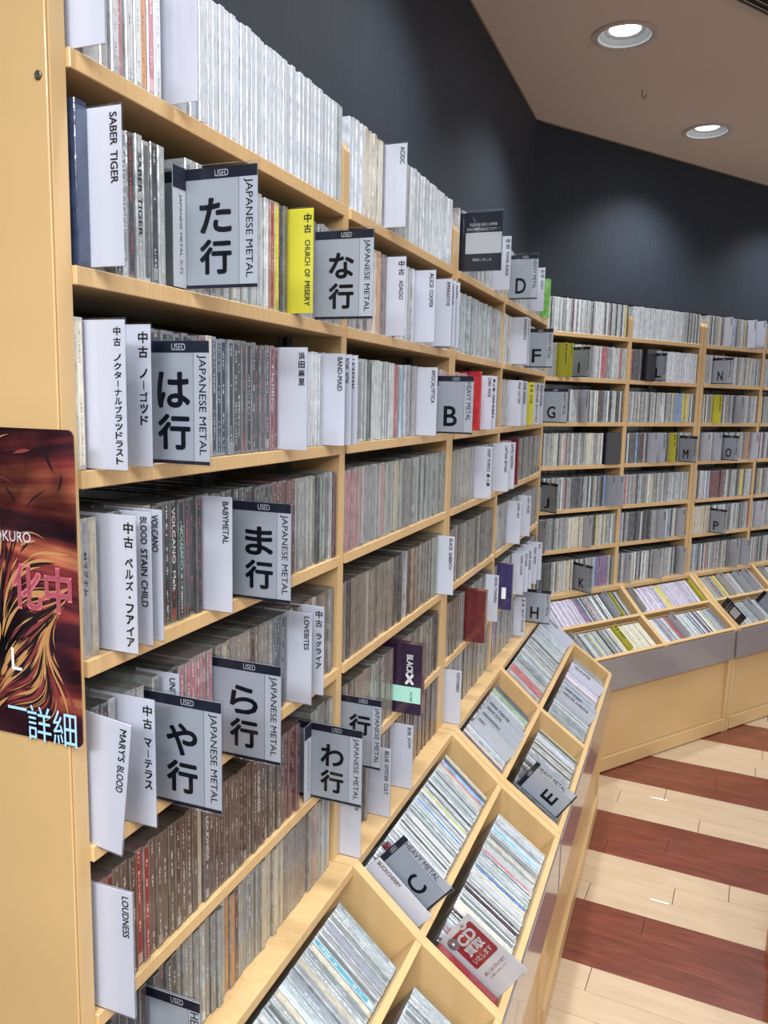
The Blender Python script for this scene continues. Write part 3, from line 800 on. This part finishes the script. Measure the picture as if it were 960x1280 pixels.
# ------------------------------------------------------------------ CD cases
def pal(name, r):
    g = lambda a, b: r.uniform(a, b)
    if name == 'white': v = g(.34, .74); return (v * .97, v, v * 1.02), (.1, .1, .14), (.42, .45, .47)
    if name == 'bluewhite': v = g(.55, .75); return (v * .90, v * .97, v * 1.03), (.25, .45, .75), (.50, .55, .60)
    if name == 'clear': v = g(.12, .56); return (v * .93, v, v * 1.0), (.75, .76, .78) if r.random() < .4 else (.08, .09, .1), (.34, .37, .38)
    if name == 'cool': v = g(.14, .58); return (v * .86, v * .98, v * 1.02), (.6, .7, .75), (.36, .41, .42)
    if name == 'grey': v = g(.15, .30); return (v, v * .99, v * .98), (.6, .6, .6), (.26, .27, .27)
    if name == 'dark': v = g(.012, .05); return (v, v, v * 1.15), (.7, .7, .7) if r.random() < .7 else (.6, .1, .08), (.13, .14, .145)
    if name == 'darkblue': v = g(.02, .06); return (v * .7, v * 1.0, v * 1.7), (.6, .65, .7), (.20, .23, .26)
    if name == 'brown': v = g(.05, .11); return (v * 1.35, v * .95, v * .85), (.62, .60, .55), (.16, .14, .125)
    if name == 'brownclear': v = g(.18, .33); return (v * 1.08, v * .97, v * .88), (.55, .5, .45), (.25, .235, .215)
    if name == 'cream': v = g(.55, .68); return (v, v * .94, v * .74), (.2, .1, .06), (.40, .38, .33)
    if name == 'yellow': return (.66, .56, .07), (.05, .05, .05), (.35, .33, .2)
    if name == 'red': return (g(.30, .5), .03, .04), (.8, .7, .6), (.28, .2, .2)
    if name == 'darkred': return (g(.08, .16), .010, .016), (.6, .5, .45), (.2, .14, .14)
    if name == 'pink': return (g(.45, .6), .20, .25), (.8, .8, .8), (.36, .33, .34)
    if name == 'orange': return (.55, .26, .10), (.1, .05, .02), (.34, .28, .22)
    if name == 'blue': return (.08, .20, g(.4, .6)), (.8, .85, .9), (.3, .36, .42)
    if name == 'cyan': return (.12, .40, .52), (.9, .9, .9), (.33, .42, .45)
    if name == 'green': return (.14, .27, .13), (.7, .7, .6), (.28, .33, .28)
    if name == 'purple': return (.16, .08, .22), (.7, .7, .7), (.27, .24, .3)
    if name == 'pastel': c = r.choice([(.62, .3, .32), (.5, .55, .6), (.55, .56, .5), (.3, .42, .34), (.62, .6, .2), (.62, .6, .58), (.3, .33, .4)]); return c, (.08, .08, .1), (.33, .34, .33)
    if name == 'mix': return pal(r.choices(['clear', 'grey', 'cool', 'white', 'dark', 'brownclear', 'cream', 'pastel', 'darkred', 'blue', 'yellow', 'red'], [24, 16, 12, 14, 16, 6, 4, 5, 2, 2, 1, 1.4])[0], r)
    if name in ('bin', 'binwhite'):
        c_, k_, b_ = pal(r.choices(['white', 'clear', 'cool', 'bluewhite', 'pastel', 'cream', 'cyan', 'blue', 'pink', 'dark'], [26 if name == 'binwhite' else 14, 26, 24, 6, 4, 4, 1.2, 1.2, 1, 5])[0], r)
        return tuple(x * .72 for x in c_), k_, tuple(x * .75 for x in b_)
    if name == 'bindark': return pal(r.choices(['white', 'clear', 'cool', 'darkblue', 'dark', 'purple', 'pastel', 'pink'], [20, 22, 14, 10, 12, 3, 6, 2])[0], r)
    if name == 'lavender': v = g(.25, .62); return (v * 1.0, v * .93, v * 1.12), (.3, .2, .4), (.42, .40, .48)
NAME = {'white': 'white', 'bluewhite': 'bluish white', 'clear': 'light grey', 'cool': 'blue-grey', 'grey': 'mid grey', 'dark': 'black', 'darkblue': 'dark blue', 'brown': 'dark brown', 'brownclear': 'brownish grey', 'cream': 'cream', 'yellow': 'yellow', 'red': 'red', 'darkred': 'dark red', 'pink': 'pink', 'orange': 'orange', 'blue': 'blue', 'cyan': 'cyan', 'green': 'green', 'purple': 'purple', 'pastel': 'pastel', 'lavender': 'lavender'}
def colname(c):
    r_, g_, b_ = c; mx, mn = max(c), min(c)
    if mx - mn < .13 * mx + .012 or mx < .03:
        v = sum(c) / 3
        return 'black' if v < .05 else 'dark grey' if v < .16 else 'grey' if v < .33 else 'light grey' if v < .5 else 'white'
    if r_ >= g_ >= b_:
        if mx < .18: return 'dark brown' if g_ > .5 * r_ else 'dark red'
        if g_ > .8 * r_: return 'yellow' if b_ < .4 * r_ else 'cream'
        return 'orange' if g_ > .35 * r_ else 'red'
    if r_ >= b_ > g_: return 'pink' if mx > .25 else 'dark red'
    if b_ >= r_ and r_ > g_: return 'purple' if mx < .35 else 'lavender'
    if g_ > r_ and g_ > b_: return 'green'
    return ('dark blue' if mx < .15 else 'blue' if mx - mn > .2 else 'blue-grey' if mx < .5 else 'pale blue')
# colour runs along each row: list of (s_end, palette)
RUN = {
 ('L', 0): [(.011, 'dark'), (.060, 'white'), (.072, 'pink'), (.092, 'white'), (.103, 'orange'), (.114, 'pink'), (.132, 'white'), (.50, 'bluewhite'), (.53, 'cool'), (.60, 'bluewhite'), (.668, 'cream'), (.688, 'dark'), (.80, 'clear'), (1.07, 'bluewhite'), (1.2, 'white'), (2.2, 'clear')],  # first white run puts glare on clear cases into the spine colour
 ('L', 1): [(.055, 'dark'), (.066, 'clear'), (.077, 'dark'), (.10, 'clear'), (.112, 'dark'), (.30, 'clear'), (.322, 'white'), (.333, 'red'), (.344, 'yellow'), (.366, 'dark'), (.43, 'clear'), (.54, 'grey'), (.64, 'grey'), (.655, 'cream'), (.675, 'orange'), (.71, 'brown'), (.80, 'white'), (.96, 'clear'), (1.11, 'clear'), (1.60, 'cool'), (1.64, 'cream'), (2.2, 'clear')],
 ('L', 2): [(.012, 'cream'), (.05, 'darkblue'), (.172, 'dark'), (.182, 'darkred'), (.194, 'cream'), (.24, 'darkblue'), (.325, 'dark'), (.348, 'darkred'), (.42, 'clear'), (.47, 'white'), (.59, 'clear'), (.745, 'clear'), (.765, 'red'), (.785, 'cyan'), (.81, 'white'), (.88, 'grey'), (1.0, 'clear'), (1.32, 'pink'), (1.4, 'clear'), (1.65, 'brownclear'), (2.2, 'clear')],
 ('L', 3): [(.011, 'white'), (.0225, 'cream'), (.034, 'pink'), (.074, 'dark'), (.091, 'cream'), (.10, 'dark'), (.185, 'dark'), (.33, 'dark'), (.385, 'darkred'), (.49, 'clear'), (.51, 'white'), (.545, 'darkred'), (.60, 'pink'), (.80, 'pastel'), (.86, 'grey'), (1.07, 'cool'), (1.32, 'pastel'), (1.50, 'grey'), (1.54, 'darkred'), (2.2, 'clear')],
 ('L', 4): [(.021, 'dark'), (.06, 'white'), (.10, 'clear'), (.13, 'dark'), (.20, 'pink'), (.33, 'grey'), (.36, 'darkblue'), (.38, 'clear'), (.54, 'brownclear'), (.77, 'brownclear'), (.81, 'dark'), (.84, 'white'), (.86, 'dark'), (.875, 'orange'), (1.0, 'brownclear'), (1.03, 'green'), (1.08, 'cool'), (1.52, 'grey'), (1.62, 'white'), (2.2, 'clear')],
 ('L', 5): [(.03, 'darkred'), (.060, 'brown'), (.074, 'red'), (.165, 'brown'), (.178, 'cream'), (.36, 'brown'), (.40, 'darkred'), (.44, 'dark'), (.54, 'grey'), (.79, 'brownclear'), (1.0, 'grey'), (1.07, 'dark'), (1.22, 'brownclear'), (1.25, 'white'), (1.52, 'grey'), (2.2, 'clear')],
 ('L', 6): [(.125, 'dark'), (.20, 'grey'), (.22, 'clear'), (.232, 'orange'), (.25, 'darkred'), (.30, 'clear'), (.36, 'cream'), (.46, 'brownclear'), (.52, 'pastel'), (.53, 'yellow'), (.75, 'brownclear'), (1.08, 'brown'), (1.4, 'grey'), (1.54, 'clear'), (1.6, 'purple'), (2.2, 'clear')],
 ('R', 0): [(-.44, 'dark'), (-.30, 'clear'), (-.12, 'white'), (-.008, 'dark'), (.33, 'bluewhite'), (.44, 'dark'), (.62, 'clear'), (1.5, 'mix')],
 ('R', 1): [(-.40, 'grey'), (-.16, 'clear'), (-.13, 'red'), (-.01, 'clear'), (.03, 'red'), (.10, 'dark'), (.24, 'clear'), (.46, 'bluewhite'), (.56, 'white'), (1.5, 'cool')],
 ('R', 2): [(-.2, 'clear'), (-.01, 'dark'), (.32, 'clear'), (.36, 'blue'), (.40, 'yellow'), (.46, 'mix'), (.62, 'grey'), (.8, 'white'), (.9, 'cool'), (.92, 'red'), (1.5, 'mix')],
 ('R', 3): [(-.40, 'mix'), (-.22, 'grey'), (-.19, 'cream'), (0, 'grey'), (.16, 'dark'), (.45, 'mix'), (.52, 'darkblue'), (.7, 'white'), (.84, 'clear'), (.88, 'orange'), (1.5, 'mix')],
 ('R', 4): [(-.3, 'mix'), (-.1, 'dark'), (-.05, 'mix'), (.3, 'grey'), (.45, 'cool'), (.6, 'white'), (.70, 'darkred'), (.82, 'grey'), (.85, 'yellow'), (1.5, 'mix')],
 ('R', 5): [(-.3, 'mix'), (-.2, 'cream'), (-.01, 'mix'), (.2, 'dark'), (.45, 'mix'), (.62, 'cream'), (.92, 'cool'), (1.5, 'mix')],
 ('R', 6): [(-.4, 'dark'), (-.3, 'mix'), (-.235, 'cream'), (-.12, 'mix'), (-.05, 'purple'), (.06, 'dark'), (.3, 'mix'), (.45, 'mix'), (.8, 'grey'), (1.5, 'mix')],
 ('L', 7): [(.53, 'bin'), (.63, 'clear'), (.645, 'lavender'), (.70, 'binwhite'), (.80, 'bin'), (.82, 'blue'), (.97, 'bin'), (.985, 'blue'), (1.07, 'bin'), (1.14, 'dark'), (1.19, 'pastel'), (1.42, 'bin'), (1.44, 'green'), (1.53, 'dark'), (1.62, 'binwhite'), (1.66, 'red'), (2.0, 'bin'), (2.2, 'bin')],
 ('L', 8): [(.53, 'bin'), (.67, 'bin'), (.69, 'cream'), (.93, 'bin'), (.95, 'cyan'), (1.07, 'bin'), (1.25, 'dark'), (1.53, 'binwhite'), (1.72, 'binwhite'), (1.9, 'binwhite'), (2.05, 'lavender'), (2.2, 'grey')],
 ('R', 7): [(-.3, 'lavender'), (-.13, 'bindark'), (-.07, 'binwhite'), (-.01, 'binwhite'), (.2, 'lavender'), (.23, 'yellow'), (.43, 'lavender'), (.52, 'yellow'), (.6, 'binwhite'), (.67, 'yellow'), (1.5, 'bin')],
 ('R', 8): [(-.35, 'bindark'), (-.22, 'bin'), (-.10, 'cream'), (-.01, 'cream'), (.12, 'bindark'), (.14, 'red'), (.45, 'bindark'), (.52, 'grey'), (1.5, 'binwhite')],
}
BINGAP = {('L', 7): .05, ('L', 8): .055, ('R', 7): .012, ('R', 8): .012}
LEADGAP = {('L', 7, 0): .0, ('L', 8, 1): .03}
TH, HT, DP = .0104, .125, .142
cds = []
rr = random.Random(21)
for wall in 'LR':
    for row in range(9):
        stops = sorted([(c[2] - .0013, c[2] + .0013) for c in cards if c[0] == wall and c[1] == row] + ([(.571, .5795)] if (wall, row) == ('L', 8) else []) + blocked.get((wall, row), []))
        for t_ in ('た行', 'わ行', 'は行', 'B', 'J'):
            for c in cards:
                if c[0] == wall and c[1] == row and c[5] == t_: stops.append((c[2] - .0225, c[2])); 
        stops.sort()
        for bi, (a, b) in enumerate(BAYS[wall]):
            s = a + .0015; end = b - .002
            if row >= 7: end -= BINGAP[(wall, row)]; s += .004
            if (wall, row, bi) == ('L', 4, 0) : s = .010
            while s + TH < end:
                hit = next((x for x in stops if x[0] < s + TH + .0001 and x[1] > s), None)
                if hit: s = hit[1] + .0002; continue
                pn = next((p for e, p in RUN[(wall, row)] if s < e), 'mix')
                if wall == 'R' and row < 7 and pn in ('dark', 'grey', 'clear', 'cool', 'white') and rr.random() < .5: pn = 'mix'
                if row < 7 and pn in ('clear', 'cool', 'grey', 'brownclear') and rr.random() < .16: pn = rr.choice(['dark', 'white', 'pastel', 'clear'])
                col, ink, body = pal(pn, rr)
                if wall == 'L' and 3 <= row <= 6:      # darker, browner cases on the lower left rows
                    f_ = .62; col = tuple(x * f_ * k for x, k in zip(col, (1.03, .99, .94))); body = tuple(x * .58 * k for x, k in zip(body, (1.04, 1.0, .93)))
                ins = rr.gauss(.004, .0012); h = HT + (rr.choice([0, 0, 0, .001, -.0015]) if row < 7 else 0)
                if rr.random() < .05: ins += rr.uniform(-.006, .012)
                if row >= 7: h = .125 - .004; ins = rr.gauss(.003, .0012)
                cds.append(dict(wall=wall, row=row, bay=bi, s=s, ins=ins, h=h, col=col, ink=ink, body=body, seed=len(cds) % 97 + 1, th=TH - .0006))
                s += TH + (.00012 if row < 7 else .0002)
def cd_geom(mb, cd, T=None, parts='both'):
    th, h, ins = cd['th'], cd['h'], cd['ins']; dp = DP if cd['row'] < 7 else .120
    c = .0009
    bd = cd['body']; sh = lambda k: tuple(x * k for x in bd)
    if parts != 'label':
        poly = [(c, ins), (th - c, ins), (th, ins + c), (th, ins + dp), (0, ins + dp), (0, ins + c)]
        b = len(mb.v); n = 6
        for z in (0, h):
            for x, y in poly: p = Vector((x, y, z)); mb.v.append(tuple(T @ p) if T else tuple(p))
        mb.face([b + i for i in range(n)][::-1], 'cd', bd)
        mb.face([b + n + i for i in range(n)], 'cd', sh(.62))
        for i in range(n): mb.face([b + i, b + (i + 1) % n, b + n + (i + 1) % n, b + n + i], 'cd', sh(1.25) if i in (0, 1, 5) else bd)  # edge highlights put into the colour: spine side and its bevels lighter
    if parts != 'case':
        e = ins - .00012; x0, x1, z0, z1 = .0019, th - .0017, .0035, h - .0035; b = len(mb.v)
        for p in ((x0, e, z0), (x1, e, z0), (x1, e, z1), (x0, e, z1)): p = Vector(p); mb.v.append(tuple(T @ p) if T else tuple(p))
        sd = cd['seed']; mb.face([b, b + 1, b + 2, b + 3], 'label', cd['col'], cd['ink'], [(sd + .01, 0), (sd + .99, 0), (sd + .99, 1), (sd + .01, 1)])
# how large each case shows in the photograph: projected size of its spine
def proj(p):
    d = p - Vector((0, 0, H)); z = d.dot(F_)
    return (480 + FPX * d.dot(right) / z, 640 - FPX * d.dot(up) / z, z)
for cd in cds:
    m = frame_at(cd['wall'], cd['row'], cd['s']); cd['m'] = m
    q = [proj(m @ Vector(v)) for v in ((0, 0, 0), (cd['th'], 0, 0), (cd['th'], 0, cd['h']), (0, 0, cd['h']))]
    A = abs(sum(q[i][0] * q[(i + 1) % 4][1] - q[(i + 1) % 4][0] * q[i][1] for i in range(4))) / 2
    cx = sum(v[0] for v in q) / 4; cy = sum(v[1] for v in q) / 4
    cd['area'] = A if (-5 < cx < 965 and -20 < cy < 1300) else 0
    cd['vis'] = -150 < cx < 1110 and -200 < cy < 1480
big = sorted([c for c in cds if c['area'] > 0], key=lambda c: -c['area'])[:300]
bigset = set(id(c) for c in big)
# names of the landmarks each case can be found by
marks = {}
_n = {}
for wall, row, s, p_, k, text in cards:
    bi = bay_of(wall, s); kk = (wall, row, bi, k); _n[kk] = _n.get(kk, 0) + 1
    if k == 'i' and text != '行' and not (row == 6 and text == 'A'): nm = 'the %s card' % KSH.get(text, text)
    elif k == 'i': nm = 'the silver card'
    else: nm = '%s %s divider' % (ordi(_n[kk]), COLN[k])
    marks.setdefault((wall, row, bi), []).append((s, nm))
for wall, row, s, th, p_, h_, col, lab, txt in BOXES: marks.setdefault((wall, row, bay_of(wall, s)), []).append((s, 'the boxed set' if 'set' in lab else 'the thick case'))
used = {}
ORDSORT = sorted(cds, key=lambda c: (c['wall'], c['row'], c['bay'], c['s']))
HERO = {('L', 3, .012): ('44マグナム', 'ink'), ('L', 3, .130): ('VOLCANO  Melt', 'whiteink'), ('L', 3, .141): ('VOLCANO', 'mint'), ('L', 2, .330): ('Hellfire', 'whiteink'), ('L', 1, .070): ('SABER TIGER', 'whiteink'), ('L', 1, .092): ('SABER TIGER', 'ink'), ('L', 5, .180): ('LOUDNESS', 'whiteink'), ('L', 5, .30): ('LOUDNESS', 'whiteink')}
mbs = MB()
for cd in ORDSORT:
    key = (cd['wall'], cd['row'], cd['bay'])
    lm = [m for m in marks.get(key, []) if m[0] <= cd['s'] + .001]
    lmn = max(lm)[1] if lm else 'the left upright'
    used[(key, lmn)] = used.get((key, lmn), 0) + 1
    if id(cd) in bigset:
        n = used[(key, lmn)]
        bn = BAYN[cd['wall']][cd['bay']]
        lab = '%s CD, %s right of %s, %s, %s' % (colname(cd['col']), ordi(n), lmn, ROWN[cd['row']], bn)
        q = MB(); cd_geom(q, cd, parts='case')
        o = q.build('cd_case', None, cd['m'], label=lab, category='cd', group='CDs on the %s, %s' % (ROWN[cd['row']], bn))
        q = MB(); cd_geom(q, cd, parts='label'); sp = q.build('spine_label', o)
        for (w_, r_, s_), (tx, ik) in HERO.items():
            if w_ == cd['wall'] and r_ == cd['row'] and cd['s'] <= s_ < cd['s'] + TH + .0003:
                q = MB(); e = cd['ins'] - .0003
                add_text(q, tx, ik, (TH / 2, .075), min(.085, len(tx) * .0065), .0052, lambda x, y: (x, e, y), rot=1, bold=.02); q.build('lettering', sp)
    elif cd['vis']:
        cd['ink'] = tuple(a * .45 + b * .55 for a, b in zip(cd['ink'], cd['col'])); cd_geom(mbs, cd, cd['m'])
# second rows standing on the risers behind the front ones
r3 = random.Random(5)
for wall in 'LR':
    F = FL if wall == 'L' else FR
    for row in range(2, 7):
        for a, b in BAYS[wall]:
            s = a + .004; e_ = b - .006 - r3.uniform(0, .12)
            while s + TH < e_:
                col, ink, body = pal(r3.choice(['grey', 'clear', 'brownclear', 'dark']), r3)
                cd = dict(row=0, ins=.0, h=.1215, col=col, ink=ink, body=body, seed=r3.randrange(1, 97), th=TH - .0005)
                up = .0247 if row < 6 else 0
                m = F.mat(s, -.156 if row < 6 else -.150, F.z[row] + up)
                b0 = len(mbs.v)
                poly_cd = dict(cd); 
                th, h = cd['th'], cd['h']
                T = m
                mbs.box(0, th, 0, .133, 0, h, 'cd', body, T=T)
                s += TH
o = mbs.build('cd_cases', None, None, label='the smaller, farther and second-row CD cases packed on all the shelves', category='cd')
o['kind'] = 'stuff'

# ------------------------------------------------------------------ display table cut by the right edge
t = thing('display_table', 'orange wooden display table cut off by the right edge', 'table', T3(1.022, 1.925, 0) @ Matrix.Rotation(math.radians(-8), 4, 'Z'))
q = MB(); q.prism(rrect(0, .55, -.55, 0, .03, 5), .0, .06, lambda a, p, z: (p, z, a), 'orange_wood'); q.build('base', t)
q = MB(); q.prism(rrect(.006, .544, -.544, -.006, .03, 5), .061, .60, lambda a, p, z: (p, z, a), 'orange_wood'); q.build('body', t)
q = MB(); q.prism(rrect(-.004, .56, -.56, .004, .03, 5), .601, .63, lambda a, p, z: (p, z, a), 'orange_wood'); q.build('table_top', t)
bpy.context.view_layer.update()
print('cds', len(cds), 'individual', len(big), 'stuff faces', len(mbs.f))
